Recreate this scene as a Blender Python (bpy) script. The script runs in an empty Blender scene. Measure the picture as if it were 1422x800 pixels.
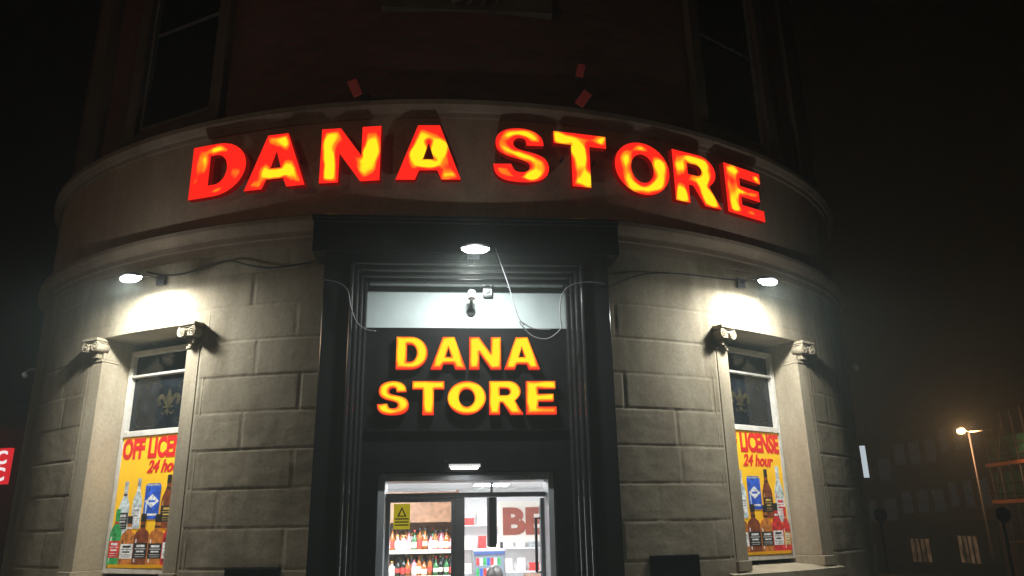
import bpy, bmesh, math, random
from mathutils import Vector, Matrix, noise
random.seed(7)
D2R=math.pi/180
S=bpy.context.scene; COL=S.collection
FP=1054.0
CAM=Vector((-0.2,-6.4,1.7))
MC=Matrix.Rotation(-5.3*D2R,3,'Z')@Matrix.Rotation(107.3*D2R,3,'X')@Matrix.Rotation(-1.0*D2R,3,'Z')
R=6.0
def rd(phi):
    a=abs(phi)-42
    return .00045*a*a if a>0 else 0.0
def ray(px,py):
    return (MC@Vector(((px-711)/FP,(400-py)/FP,-1))).normalized()
def cyl(px,py,r=R):
    d=ray(px,py); ox,oy=CAM.x,CAM.y-R
    a=d.x*d.x+d.y*d.y; b=2*(ox*d.x+oy*d.y); c=ox*ox+oy*oy-r*r
    q=b*b-4*a*c
    if q<0: q=0
    t=(-b-math.sqrt(q))/(2*a)
    p=CAM+d*t
    return math.degrees(math.atan2(p.x,R-p.y)), p.z
def plane(px,py,Y):
    d=ray(px,py); t=(Y-CAM.y)/d.y; p=CAM+d*t
    return p.x,p.z
HD=Vector((math.sin(5.3*D2R),math.cos(5.3*D2R),0))
def at(px,py,F):
    d=ray(px,py); t=F/(d.dot(HD)); return CAM+d*t
def frame(phi,r=R,z=0.0):
    a=phi*D2R; r=r-rd(phi)
    return Matrix.Translation((r*math.sin(a),R-r*math.cos(a),z))@Matrix.Rotation(a,4,'Z')
def gz(x,y):
    return -0.04*min(50,max(0,math.hypot(x,y)-14))

# ---------------------------------------------------------------- materials
def mk(name):
    m=bpy.data.materials.new(name); m.use_nodes=True
    nt=m.node_tree; return m,nt,nt.nodes['Principled BSDF']
def simple(name,c,rough=.6,metal=0.0,em=None,es=0.0,var=.12,scale=8.0,bump=0.0,bscale=60.0,coat=0.0,spec=.5):
    m,nt,b=mk(name)
    b.inputs['Roughness'].default_value=rough; b.inputs['Metallic'].default_value=metal; b.inputs['Specular IOR Level'].default_value=spec
    if coat: b.inputs['Coat Weight'].default_value=coat
    g=nt.nodes.new('ShaderNodeNewGeometry')
    n=nt.nodes.new('ShaderNodeTexNoise'); n.inputs['Scale'].default_value=scale; n.inputs['Detail'].default_value=2
    nt.links.new(g.outputs['Position'],n.inputs['Vector'])
    r=nt.nodes.new('ShaderNodeValToRGB')
    r.color_ramp.elements[0].position=.3; r.color_ramp.elements[1].position=.7
    r.color_ramp.elements[0].color=(*[x*(1-var) for x in c],1); r.color_ramp.elements[1].color=(*[min(1,x*(1+var)) for x in c],1)
    nt.links.new(n.outputs['Fac'],r.inputs['Fac']); nt.links.new(r.outputs['Color'],b.inputs['Base Color'])
    if em:
        b.inputs['Emission Color'].default_value=(*em,1); b.inputs['Emission Strength'].default_value=es
        m.cycles.emission_sampling='NONE'
    if bump:
        n2=nt.nodes.new('ShaderNodeTexNoise'); n2.inputs['Scale'].default_value=bscale; n2.inputs['Detail'].default_value=3
        nt.links.new(g.outputs['Position'],n2.inputs['Vector'])
        bp=nt.nodes.new('ShaderNodeBump'); bp.inputs['Strength'].default_value=bump; bp.inputs['Distance'].default_value=.01
        nt.links.new(n2.outputs['Fac'],bp.inputs['Height']); nt.links.new(bp.outputs['Normal'],b.inputs['Normal'])
    return m
def stone(name,c1,c2,rough=.85,bump=.5):
    m,nt,b=mk(name); b.inputs['Roughness'].default_value=rough; b.inputs['Specular IOR Level'].default_value=.2
    L=nt.links.new
    g=nt.nodes.new('ShaderNodeNewGeometry')
    mp=nt.nodes.new('ShaderNodeMapping'); mp.inputs['Scale'].default_value=(1.0,1.0,.35); L(g.outputs['Position'],mp.inputs['Vector'])
    n=nt.nodes.new('ShaderNodeTexNoise'); n.inputs['Scale'].default_value=2.2; n.inputs['Detail'].default_value=5; n.inputs['Roughness'].default_value=.65
    L(mp.outputs[0],n.inputs['Vector'])
    r=nt.nodes.new('ShaderNodeValToRGB'); r.color_ramp.elements[0].position=.34; r.color_ramp.elements[1].position=.62
    r.color_ramp.elements[0].color=(*c1,1); r.color_ramp.elements[1].color=(*c2,1)
    L(n.outputs['Fac'],r.inputs['Fac'])
    n2=nt.nodes.new('ShaderNodeTexNoise'); n2.inputs['Scale'].default_value=38; n2.inputs['Detail'].default_value=4; n2.inputs['Roughness'].default_value=.7
    L(g.outputs['Position'],n2.inputs['Vector'])
    mx=nt.nodes.new('ShaderNodeMix'); mx.data_type='RGBA'; mx.blend_type='MULTIPLY'; mx.inputs[0].default_value=.35
    r2=nt.nodes.new('ShaderNodeValToRGB'); r2.color_ramp.elements[0].position=.3; r2.color_ramp.elements[1].position=.6
    r2.color_ramp.elements[0].color=(.42,.39,.33,1)
    L(n2.outputs['Fac'],r2.inputs['Fac']); L(r.outputs['Color'],mx.inputs[6]); L(r2.outputs['Color'],mx.inputs[7])
    L(mx.outputs[2],b.inputs['Base Color'])
    bp=nt.nodes.new('ShaderNodeBump'); bp.inputs['Strength'].default_value=bump; bp.inputs['Distance'].default_value=.006
    L(n2.outputs['Fac'],bp.inputs['Height']); L(bp.outputs['Normal'],b.inputs['Normal'])
    return m
def brickmat(name,c1,c2,mortar,curved=True,sc=1.0):
    m,nt,b=mk(name); b.inputs['Roughness'].default_value=.9; L=nt.links.new
    g=nt.nodes.new('ShaderNodeNewGeometry'); sp=nt.nodes.new('ShaderNodeSeparateXYZ'); L(g.outputs['Position'],sp.inputs[0])
    cb=nt.nodes.new('ShaderNodeCombineXYZ')
    if curved:
        s=nt.nodes.new('ShaderNodeMath'); s.operation='SUBTRACT'; s.inputs[0].default_value=R; L(sp.outputs['Y'],s.inputs[1])
        a=nt.nodes.new('ShaderNodeMath'); a.operation='ARCTAN2'; L(sp.outputs['X'],a.inputs[0]); L(s.outputs[0],a.inputs[1])
        k=nt.nodes.new('ShaderNodeMath'); k.operation='MULTIPLY'; k.inputs[1].default_value=R; L(a.outputs[0],k.inputs[0]); L(k.outputs[0],cb.inputs['X'])
    else:
        k=nt.nodes.new('ShaderNodeMath'); k.operation='ADD'; L(sp.outputs['X'],k.inputs[0]); L(sp.outputs['Y'],k.inputs[1]); L(k.outputs[0],cb.inputs['X'])
    L(sp.outputs['Z'],cb.inputs['Y'])
    br=nt.nodes.new('ShaderNodeTexBrick'); br.inputs['Color1'].default_value=(*c1,1); br.inputs['Color2'].default_value=(*c2,1); br.inputs['Mortar'].default_value=(*mortar,1)
    br.inputs['Scale'].default_value=1; br.inputs['Brick Width'].default_value=.22*sc; br.inputs['Row Height'].default_value=.075*sc; br.inputs['Mortar Size'].default_value=.008*sc
    L(cb.outputs[0],br.inputs['Vector']); L(br.outputs['Color'],b.inputs['Base Color'])
    bp=nt.nodes.new('ShaderNodeBump'); bp.inputs['Strength'].default_value=.5; bp.inputs['Distance'].default_value=.01; bp.invert=True
    L(br.outputs['Fac'],bp.inputs['Height']); L(bp.outputs['Normal'],b.inputs['Normal'])
    return m
def glassmat(name,tint=(1,1,1),refl=.06,rough=.02):
    m=bpy.data.materials.new(name); m.use_nodes=True; nt=m.node_tree; nt.nodes.clear(); L=nt.links.new
    o=nt.nodes.new('ShaderNodeOutputMaterial'); t=nt.nodes.new('ShaderNodeBsdfTransparent'); t.inputs[0].default_value=(*tint,1)
    g=nt.nodes.new('ShaderNodeBsdfGlossy'); g.inputs['Roughness'].default_value=rough
    x=nt.nodes.new('ShaderNodeMixShader'); x.inputs[0].default_value=refl
    L(t.outputs[0],x.inputs[1]); L(g.outputs[0],x.inputs[2]); L(x.outputs[0],o.inputs[0]); return m
def emis(name,c,s,sample=False,var=0,scale=3):
    m=bpy.data.materials.new(name); m.use_nodes=True; nt=m.node_tree; nt.nodes.clear(); L=nt.links.new
    o=nt.nodes.new('ShaderNodeOutputMaterial'); e=nt.nodes.new('ShaderNodeEmission'); e.inputs['Strength'].default_value=s; e.inputs[0].default_value=(*c,1)
    if var:
        g=nt.nodes.new('ShaderNodeNewGeometry'); n=nt.nodes.new('ShaderNodeTexNoise'); n.inputs['Scale'].default_value=scale; L(g.outputs['Position'],n.inputs['Vector'])
        r=nt.nodes.new('ShaderNodeValToRGB'); r.color_ramp.elements[0].position=.3; r.color_ramp.elements[1].position=.7
        r.color_ramp.elements[0].color=(*[x*(1-var) for x in c],1); r.color_ramp.elements[1].color=(*[x*(1+var) for x in c],1)
        L(n.outputs['Fac'],r.inputs['Fac']); L(r.outputs['Color'],e.inputs[0])
    L(e.outputs[0],o.inputs[0])
    if not sample: m.cycles.emission_sampling='NONE'
    return m
def patchy(name,off,bias,scale,amp,s=1.15,red=(1.0,.018,.010),mid=(1,.20,.01),yel=(1.0,.78,.012),p0=.34,p1=.95):
    # internal LEDs light the acrylic unevenly: hot yellow inside the stroke, red towards the rim
    m=bpy.data.materials.new(name); m.use_nodes=True; nt=m.node_tree; nt.nodes.clear(); L=nt.links.new
    o=nt.nodes.new('ShaderNodeOutputMaterial'); e=nt.nodes.new('ShaderNodeEmission'); e.inputs['Strength'].default_value=s
    g=nt.nodes.new('ShaderNodeNewGeometry'); v=nt.nodes.new('ShaderNodeVectorMath'); v.operation='ADD'; v.inputs[1].default_value=(off,off*.7,off*1.3)
    L(g.outputs['Position'],v.inputs[0])
    n=nt.nodes.new('ShaderNodeTexNoise'); n.inputs['Scale'].default_value=scale; n.inputs['Detail'].default_value=.6; L(v.outputs[0],n.inputs['Vector'])
    at_=nt.nodes.new('ShaderNodeAttribute'); at_.attribute_name='rim'
    a=nt.nodes.new('ShaderNodeMath'); a.operation='SUBTRACT'; a.inputs[1].default_value=.5; L(n.outputs['Fac'],a.inputs[0])
    b=nt.nodes.new('ShaderNodeMath'); b.operation='MULTIPLY_ADD'; b.inputs[1].default_value=amp; b.inputs[2].default_value=bias; L(a.outputs[0],b.inputs[0])
    c=nt.nodes.new('ShaderNodeMath'); c.operation='ADD'; L(b.outputs[0],c.inputs[0]); L(at_.outputs['Fac'],c.inputs[1])
    r=nt.nodes.new('ShaderNodeValToRGB'); cr=r.color_ramp; cr.interpolation='EASE'
    cr.elements[0].position=p0; cr.elements[0].color=(*red,1)
    cr.elements[1].position=p1; cr.elements[1].color=(*yel,1)
    k=cr.elements.new((p0+p1)/2); k.color=(*mid,1)
    L(c.outputs[0],r.inputs['Fac']); L(r.outputs['Color'],e.inputs[0]); L(e.outputs[0],o.inputs[0])
    m.cycles.emission_sampling='NONE'
    return m

M={}
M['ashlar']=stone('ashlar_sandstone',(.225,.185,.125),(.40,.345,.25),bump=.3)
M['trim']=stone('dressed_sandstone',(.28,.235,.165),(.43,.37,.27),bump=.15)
M['fascia']=stone('lightened_fascia_stone',(.38,.27,.19),(.48,.36,.26),bump=.15)  # lightened in colour to make up for the little light there
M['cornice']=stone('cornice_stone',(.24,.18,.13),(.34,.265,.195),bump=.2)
M['upstone']=stone('night_dimmed_stone',(.09,.065,.048),(.15,.11,.085),bump=.2)  # night darkness of the upper storey put into the stone colour
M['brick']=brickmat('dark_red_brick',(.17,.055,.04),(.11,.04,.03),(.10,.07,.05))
M['brick2']=brickmat('street_brick',(.22,.10,.07),(.15,.075,.055),(.16,.13,.11),False)
M['granite']=simple('black_granite',(.014,.014,.015),.13,var=.4,scale=60,coat=.5)
M['blackpaint']=simple('black_painted_panel',(.004,.004,.0045),.6,var=.3,spec=.03)
M['pale']=simple('pale_transom_panel',(.22,.26,.26),.6,var=.08,scale=4)
M['white']=simple('white_painted_wood',(.60,.57,.51),.5,var=.12,scale=14,bump=.2)
M['greyw']=simple('night_dimmed_wood',(.13,.12,.105),.6,var=.2,scale=10)  # white frames darkened in colour for the unlit upper storey
M['alu']=simple('grey_aluminium',(.30,.32,.34),.4,.5,var=.1)
M['darkalu']=simple('dark_metal',(.06,.06,.065),.45,.4)
M['redlit']=simple('red_lit_metal',(.42,.05,.04),.5,.1)  # red light from the big letters put into the housing colour
M['cable']=simple('black_cable',(.015,.015,.015),.6)
M['wcable']=simple('grey_cable',(.07,.07,.08),.5)
M['plastic']=simple('white_plastic',(.75,.75,.75),.4,var=.03)
M['flood']=emis('floodlight_led',(.95,1.0,1.0),60)
M['dglass']=simple('dark_leaded_glass',(.010,.012,.015),.08,var=.4,spec=.3)
M['gold']=simple('gold_leaf_paint',(.032,.028,.014),.5,.2,var=.8,scale=25)
M['glass']=glassmat('clear_glass')
M['yellow']=simple('poster_yellow',(.85,.50,.02),.5,em=(.9,.46,.015),es=.25,var=.05)  # weak emission stands in for shop light through the sheet
M['redp']=simple('poster_red',(.62,.02,.02),.45,em=(.7,.015,.015),es=.18,var=.05)  # same weak backlight glow as the sheet
M['retred']=emis('red_letter_return',(.75,.01,.008),.16)
M['lred']=emis('red_sign_letter_return',(1,.02,.012),.75)
M['int']=simple('shop_white_wall',(.80,.81,.82),.6,var=.04)
M['tile']=simple('shop_floor_tile',(.45,.45,.45),.3)
M['ceil']=emis('ceiling_led_panel',(.95,.98,1),90,True)
M['wood']=simple('brown_shelf_wood',(.26,.14,.08),.5,var=.3,scale=20)
M['lamp']=emis('sodium_lamp',(1,.50,.20),14)
M['asphalt']=simple('wet_asphalt',(.045,.045,.048),.35,var=.3,scale=5,bump=.5,bscale=90)
M['paving']=simple('pavement_slab',(.26,.25,.23),.5,var=.2,scale=3,bump=.3)
M['kerb']=simple('kerb_stone',(.3,.29,.27),.6)
M['slate']=simple('roof_slate',(.05,.055,.06),.6,var=.3)

# ---------------------------------------------------------------- mesh builder
W={}
class MB:
    def __init__(s): s.v=[];s.f=[];s.m=[];s.s=[];s.rim=None
    def add(s,vs,fs,mat=0,T=None,smooth=False):
        b=len(s.v)
        for v in vs:
            v=Vector(v); s.v.append(T@v if T is not None else v)
        for i,f in enumerate(fs):
            s.f.append([b+k for k in f]); s.m.append(mat[i] if isinstance(mat,list) else mat); s.s.append(smooth)
        return s
    def box(s,x0,x1,y0,y1,z0,z1,mat=0,T=None):
        return s.add([(x0,y0,z0),(x1,y0,z0),(x1,y1,z0),(x0,y1,z0),(x0,y0,z1),(x1,y0,z1),(x1,y1,z1),(x0,y1,z1)],
              [(0,3,2,1),(4,5,6,7),(0,1,5,4),(1,2,6,5),(2,3,7,6),(3,0,4,7)],mat,T)
    def tube(s,pts,r,n=8,mat=0,T=None):
        pts=[Vector(p) for p in pts]; vs=[];fs=[]
        N=len(pts); up=None
        for i,p in enumerate(pts):
            d=(pts[min(i+1,N-1)]-pts[max(i-1,0)]).normalized()
            if up is None: up=Vector((0,0,1)) if abs(d.z)<.9 else Vector((1,0,0))
            a=d.cross(up).normalized(); up=a.cross(d).normalized()
            rr=r[i] if isinstance(r,(list,tuple)) else r
            for k in range(n):
                t=2*math.pi*k/n; vs.append(p+a*math.cos(t)*rr+up*math.sin(t)*rr)
        for i in range(N-1):
            for k in range(n):
                k2=(k+1)%n; fs.append((i*n+k,i*n+k2,(i+1)*n+k2,(i+1)*n+k))
        fs.append(tuple(range(n-1,-1,-1))); fs.append(tuple((N-1)*n+k for k in range(n)))
        return s.add(vs,fs,mat,T,True)
    def lathe(s,prof,n=16,mat=0,T=None):
        vs=[];fs=[];ms=[]
        for (r,z) in [p[:2] for p in prof]:
            for k in range(n):
                t=2*math.pi*k/n; vs.append((r*math.cos(t),r*math.sin(t),z))
        for i in range(len(prof)-1):
            for k in range(n):
                k2=(k+1)%n; fs.append((i*n+k,i*n+k2,(i+1)*n+k2,(i+1)*n+k)); ms.append(prof[i][2] if len(prof[i])>2 else mat)
        return s.add(vs,fs,ms,T,True)
    def prism(s,poly,y0,y1,mat=0,T=None):
        n=len(poly)
        vs=[(x,y0,z) for x,z in poly]+[(x,y1,z) for x,z in poly]
        fs=[tuple(range(n)),tuple(range(2*n-1,n-1,-1))]+[(i,i+n,(i+1)%n+n,(i+1)%n) for i in range(n)]
        return s.add(vs,fs,mat,T)
    def sweep(s,prof,p0,p1,n=None,mat=0):
        n=n or max(2,int(abs(p1-p0)/1.2)); vs=[];fs=[];m=len(prof)
        for i in range(n+1):
            p=p0+(p1-p0)*i/n; a=p*D2R; q=rd(p)
            for r,z in prof: vs.append(((r-q)*math.sin(a),R-(r-q)*math.cos(a),z))
        for i in range(n):
            for k in range(m):
                k2=(k+1)%m; fs.append((i*m+k,(i+1)*m+k,(i+1)*m+k2,i*m+k2))
        fs.append(tuple(range(m))); fs.append(tuple(n*m+k for k in range(m-1,-1,-1)))
        return s.add(vs,fs,mat,None,False)
    def ribbon(s,pts,ws,y,mat=0,T=None,th=.004):
        n=len(pts); Lp=[];Rp=[]
        for i,(x,z) in enumerate(pts):
            x2,z2=pts[min(i+1,n-1)]; x1,z1=pts[max(i-1,0)]; dx,dz=x2-x1,z2-z1; l=math.hypot(dx,dz) or 1
            w=ws[i] if isinstance(ws,(list,tuple)) else ws
            Lp.append((x-dz/l*w,z+dx/l*w)); Rp.append((x+dz/l*w,z-dx/l*w))
        vs=[(x,y-th,z) for x,z in Lp]+[(x,y-th,z) for x,z in Rp]
        fs=[(i,n+i,n+i+1,i+1) for i in range(n-1)]
        return s.add(vs,fs,mat,T)
    def build(s,name,mats,parent=None,world=True,bevel=0,smooth=False):
        me=bpy.data.meshes.new(name); me.from_pydata([tuple(v) for v in s.v],[],s.f)
        if not isinstance(mats,(list,tuple)): mats=[mats]
        for m in mats: me.materials.append(M[m] if isinstance(m,str) else m)
        me.polygons.foreach_set('material_index',s.m)
        me.polygons.foreach_set('use_smooth',[bool(x or smooth) for x in s.s])
        if s.rim: at_=me.attributes.new('rim','FLOAT','POINT'); at_.data.foreach_set('value',s.rim)
        me.update()
        o=bpy.data.objects.new(name,me); COL.objects.link(o)
        if parent is not None:
            o.parent=parent
            if world: o.matrix_parent_inverse=W.get(parent.name,Matrix()).inverted(); W[o.name]=Matrix()
            else: W[o.name]=W.get(parent.name,Matrix())
        else: W[o.name]=Matrix()
        if bevel:
            b=o.modifiers.new('bevel','BEVEL'); b.width=bevel; b.segments=3; b.limit_method='ANGLE'
        return o
def tag(o,label,cat,group=None,kind=None):
    if label: o['label']=label
    if cat: o['category']=cat
    if group: o['group']=group
    if kind: o['kind']=kind
    return o
def thing(name,label,cat,T=None,group=None):
    o=bpy.data.objects.new(name,None); o.empty_display_size=.1; COL.objects.link(o)
    T=T if T is not None else Matrix()
    if not isinstance(T,Matrix): T=Matrix.Translation(T)
    o.matrix_world=T; o.matrix_basis=T; W[o.name]=T.copy()
    return tag(o,label,cat,group)
def copytree(o,T,label):
    c=o.copy(); COL.objects.link(c); c.matrix_basis=T; c['label']=label; W[c.name]=T.copy()
    for ch in o.children:
        d=ch.copy(); COL.objects.link(d); d.parent=c
        for g in ch.children:
            e=g.copy(); COL.objects.link(e); e.parent=d
    return c
# ---------------------------------------------------------------- lettering geometry
def conv(o):
    COL.objects.link(o); bpy.context.view_layer.update()
    dg=bpy.context.evaluated_depsgraph_get(); me=bpy.data.meshes.new_from_object(o.evaluated_get(dg))
    vs=[(v.co.x,-v.co.z,v.co.y) for v in me.vertices]; fs=[];ms=[]
    for p in me.polygons: fs.append(tuple(p.vertices)); ms.append(0 if p.normal.z>.5 else 1)
    bpy.data.objects.remove(o); bpy.data.meshes.remove(me)
    return vs,fs,ms
def arc(cx,cy,rx,ry,a0,a1,n=14):
    return [(cx+rx*math.cos((a0+(a1-a0)*i/n)*D2R),cy+ry*math.sin((a0+(a1-a0)*i/n)*D2R)) for i in range(n+1)]
def cat(P,k=6):
    out=[]
    for i in range(len(P)-1):
        p0=P[max(i-1,0)];p1=P[i];p2=P[i+1];p3=P[min(i+2,len(P)-1)]
        for j in range(k):
            t=j/k
            out.append(tuple(.5*((2*p1[a])+(-p0[a]+p2[a])*t+(2*p0[a]-5*p1[a]+4*p2[a]-p3[a])*t*t+(-p0[a]+3*p1[a]-3*p2[a]+p3[a])*t**3) for a in range(len(p1))))
    out.append(tuple(P[-1])); return out
GL={
'D':[[(0,0)]+arc(.36,.5,.44,.5,-90,90)+[(0,1)],[(.27,.22)]+arc(.36,.5,.165,.28,-90,90)+[(.27,.78)]],
'A':[[(0,0),(.28,0),(.34,.17),(.60,.17),(.66,0),(.94,0),(.63,1),(.31,1)],[(.39,.37),(.55,.37),(.47,.68)]],
'N':[[(0,0),(.26,0),(.26,.53),(.56,0),(.82,0),(.82,1),(.56,1),(.56,.47),(.26,1),(0,1)]],
'T':[[(.26,0),(.54,0),(.54,.77),(.8,.77),(.8,1),(0,1),(0,.77),(.26,.77)]],
'E':[[(0,0),(.70,0),(.70,.22),(.28,.22),(.28,.39),(.64,.39),(.64,.61),(.28,.61),(.28,.78),(.69,.78),(.69,1),(0,1)]],
'R':[[(0,0),(.27,0),(.27,.36),(.35,.36),(.55,0),(.87,0),(.66,.40)]+arc(.5,.69,.31,.31,-45,90)+[(0,1)],[(.27,.57)]+arc(.44,.68,.10,.11,-90,90,8)+[(.27,.79)]],
'O':[arc(.45,.5,.46,.53,0,354,30),arc(.45,.5,.19,.29,0,354,30)],
'S':[cat([(.72,.70),(.69,.86),(.57,.98),(.38,1.02),(.19,.98),(.07,.87),(.035,.71),(.07,.57),(.20,.47),(.40,.405),(.49,.35),(.515,.275),(.48,.20),(.39,.17),(.30,.20),(.25,.32)],4)
   +cat([(.0,.30),(.03,.13),(.15,.015),(.38,-.02),(.62,.015),(.75,.13),(.785,.29),(.74,.44),(.62,.53),(.42,.59),(.32,.635),(.285,.71),(.31,.795),(.38,.83),(.455,.80),(.475,.69)],4)],
}
def glyphfit(ch,x0,x1,z0,z1,depth,yc,step,rimw):
    P=GL[ch]; xs=[p[0] for q in P for p in q]; zs=[p[1] for q in P for p in q]
    a,b,c,d=min(xs),max(xs),min(zs),max(zs)
    Q=[[(x0+(x-a)/(b-a)*(x1-x0),z0+(z-c)/(d-c)*(z1-z0)) for x,z in q] for q in P]
    cu=bpy.data.curves.new('glyph','CURVE'); cu.dimensions='2D'; cu.fill_mode='BOTH'; cu.extrude=depth/2
    for poly in Q:
        sp=cu.splines.new('POLY'); sp.points.add(len(poly)-1)
        for i,(x,y) in enumerate(poly): sp.points[i].co=(x,y,0,1)
        sp.use_cyclic_u=True
    vs,fs,ms=conv(bpy.data.objects.new('glyph',cu)); bpy.data.curves.remove(cu)
    bm=bmesh.new()
    bv=[bm.verts.new((v[0],v[1]+yc,v[2])) for v in vs]
    for f,m in zip(fs,ms):
        if m==0:
            try: bm.faces.new([bv[i] for i in f])
            except ValueError: pass
    n=int((x1-x0)/step)
    for i in range(1,n): bmesh.ops.bisect_plane(bm,geom=bm.verts[:]+bm.edges[:]+bm.faces[:],plane_co=(x0+(x1-x0)*i/n,0,0),plane_no=(1,0,0))
    n=int((z1-z0)/step)
    for i in range(1,n): bmesh.ops.bisect_plane(bm,geom=bm.verts[:]+bm.edges[:]+bm.faces[:],plane_co=(0,0,z0+(z1-z0)*i/n),plane_no=(0,0,1))
    bmesh.ops.delete(bm,geom=[v for v in bm.verts if not v.link_faces],context='VERTS')
    bm.verts.index_update(); V=[tuple(v.co) for v in bm.verts]; F=[[v.index for v in f.verts] for f in bm.faces]; MS=[0]*len(F); bm.free()
    segs=[(q[i],q[(i+1)%len(q)]) for q in Q for i in range(len(q))]
    rim=[]
    for v in V:
        best=9
        for (ax,az),(bx,bz) in segs:
            dx,dz=bx-ax,bz-az; l=dx*dx+dz*dz
            if l<1e-12: continue
            t=max(0,min(1,((v[0]-ax)*dx+(v[2]-az)*dz)/l)); e=(v[0]-ax-t*dx)**2+(v[2]-az-t*dz)**2
            if e<best: best=e
        rim.append(min(1,math.sqrt(best)/rimw))
    b0=len(V)
    for v in vs: V.append((v[0],v[1]+yc,v[2])); rim.append(0)
    for f,m in zip(fs,ms):
        if m==1: F.append([b0+i for i in f]); MS.append(1)
    return V,F,MS,rim
def fit(geo,x0,x1,z0,z1,y=0):
    vs,fs,ms=geo; a=min(v[0] for v in vs);b=max(v[0] for v in vs);c=min(v[2] for v in vs);d=max(v[2] for v in vs)
    return [(x0+(v[0]-a)/(b-a)*(x1-x0),v[1]+y,z0+(v[2]-c)/(d-c)*(z1-z0)) for v in vs],fs,ms
def text(st,depth=.004,off=.02,shear=0):
    cu=bpy.data.curves.new('txt','FONT'); cu.body=st; cu.extrude=depth/2; cu.offset=off; cu.shear=shear; cu.resolution_u=4
    g=conv(bpy.data.objects.new('txt',cu)); bpy.data.curves.remove(cu); return g
T_off=text('OFF LICENSE',off=.045); T_24=text('24 hour',shear=.3,off=.035); T_BE=text('BE',.02,.05); T_C=text('C',.02,.03); T_IC=text('IC',.02,.03)
LET=[('D',265,340,243,0,-.45),('A',342,425,225,1,.10),('N',445,528,216,2,.32),('A',550,640,213,3,.15),('S',685,762,218,4,.08),('T',770,843,225,5,.30),('O',855,930,243,6,.05),('R',937,999,254,7,.18),('E',1010,1059,275,8,.12)]
ZB,ZT=4.68,5.23
LG=[]
for ch,p0,p1,py,k,bias in LET:
    a0,_=cyl(p0,py,6.14); a1,_=cyl(p1,py,6.14); ac=(a0+a1)/2; w=2*6.14*math.sin((a1-a0)/2*D2R)
    LG.append((glyphfit(ch,-w/2,w/2,ZB,ZT,.06,0,.024,.055),ac,w,k,bias))
YL=.07; SG=[]
for wd,x0,x1,y0,y1,ww in (('DANA',551,748,469,513,(42,47,43,48)),('STORE',525,771,530,576,(42,43,52,46,41))):
    X0,_=plane(x0,y0,YL); X1,_=plane(x1,y0,YL); _,Zb=plane((x0+x1)/2,y1,YL); _,Zt=plane((x0+x1)/2,y0,YL)
    gap=.028; tot=sum(ww); sc=(X1-X0-gap*(len(wd)-1))/tot; cx=X0
    for ch,w in zip(wd,ww):
        V,F,MS,rim=glyphfit(ch,cx,cx+w*sc,Zb,Zt,.055,YL,.011,.028)
        h_=Zt-Zb; rim=[r-.55*max(0,1-(v[2]-Zb)/(h_*.32)) for v,r in zip(V,rim)]
        SG.append((V,F,MS,rim)); cx+=w*sc+gap

# ---------------------------------------------------------------- ground
n=48
gv=[];gf=[]
rings=[0,2,4,6,8,9.5,12,16,20,28,40,60,90,150,300]
for r_ in rings:
    for k in range(n):
        a=2*math.pi*k/n; x=r_*math.cos(a); y=r_*math.sin(a)
        gv.append((x,y+3,gz(x,y+3)-.16))
for i in range(len(rings)-1):
    for k in range(n): gf.append((i*n+k,(i+1)*n+k,(i+1)*n+(k+1)%n,i*n+(k+1)%n))
gb=MB(); gb.add(gv,gf); tag(gb.build('road','asphalt'),None,None,kind='structure')
pv=MB(); pv.sweep([(.5,-.14),(9.0,-.14),(9.0,0),(.5,0)],-100,100,60)
pv.box(-14,14,7,22,-.14,-.004)
tag(pv.build('pavement','paving'),None,None,kind='structure')
kb=MB(); kb.sweep([(9.0,-.15),(9.14,-.15),(9.14,.003),(9.0,.003)],-100,100,60); tag(kb.build('kerb','kerb'),None,None,kind='structure')

# ---------------------------------------------------------------- corner building
B=thing('corner_building','curved stone corner building with lit shop signs and black granite entrance','building',(0,3,0))
PH=30.4; HW=7.2
hsh=lambda a,b:(math.sin(a*127.1+b*311.7)*43758.5453)%1
CH=.318; CZ=1.07
def disp(phi,z):
    s=phi*D2R*R; q=(z-CZ)/CH; row=math.floor(q); fz=(q-row)*CH; fz=min(fz,CH-fz)
    BL=.80+.3*hsh(row,9); off=(row%2)*.46+hsh(row,3)*.3; u=(s+off)/BL; c=math.floor(u); fx=(u-c)*BL; fx=min(fx,BL-fx)
    d=min(fx,fz)+noise.noise(Vector((s*14,z*14,9)))*.003; t=max(0,min(1,d/.010)); t=t*t*(3-2*t)
    wr=.6+1.5*abs(noise.noise(Vector((s*1.3,z*1.3,2))))
    e=-.0065*(1-t)*wr+(hsh(row,c)-.5)*.0025
    rough=1 if z<2.6 else .5
    e+=t*rough*(noise.noise(Vector((s*2.6,z*5,row*7.3+c*3.1)))*.0025+noise.noise(Vector((s*9,z*12,0)))*.0014+noise.noise(Vector((s*24,z*24,4)))*.0005)
    return e
def patch(mb,p0,p1,z0,z1,r=R,f=None,ds=.017,mat=0):
    nx=max(1,int(abs(p1-p0)*D2R*r/ds)); nz=max(1,int((z1-z0)/(ds*.7))); vs=[];fs=[]
    for j in range(nz+1):
        z=z0+(z1-z0)*j/nz
        for i in range(nx+1):
            p=p0+(p1-p0)*i/nx; rr=r+(f(p,z) if f else 0)-rd(p); a=p*D2R
            vs.append((rr*math.sin(a),R-rr*math.cos(a),z))
    w=nx+1
    for j in range(nz):
        for i in range(nx): k=j*w+i; fs.append((k,k+1,k+1+w,k+w))
    mb.add(vs,fs,mat,None,True)
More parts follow.
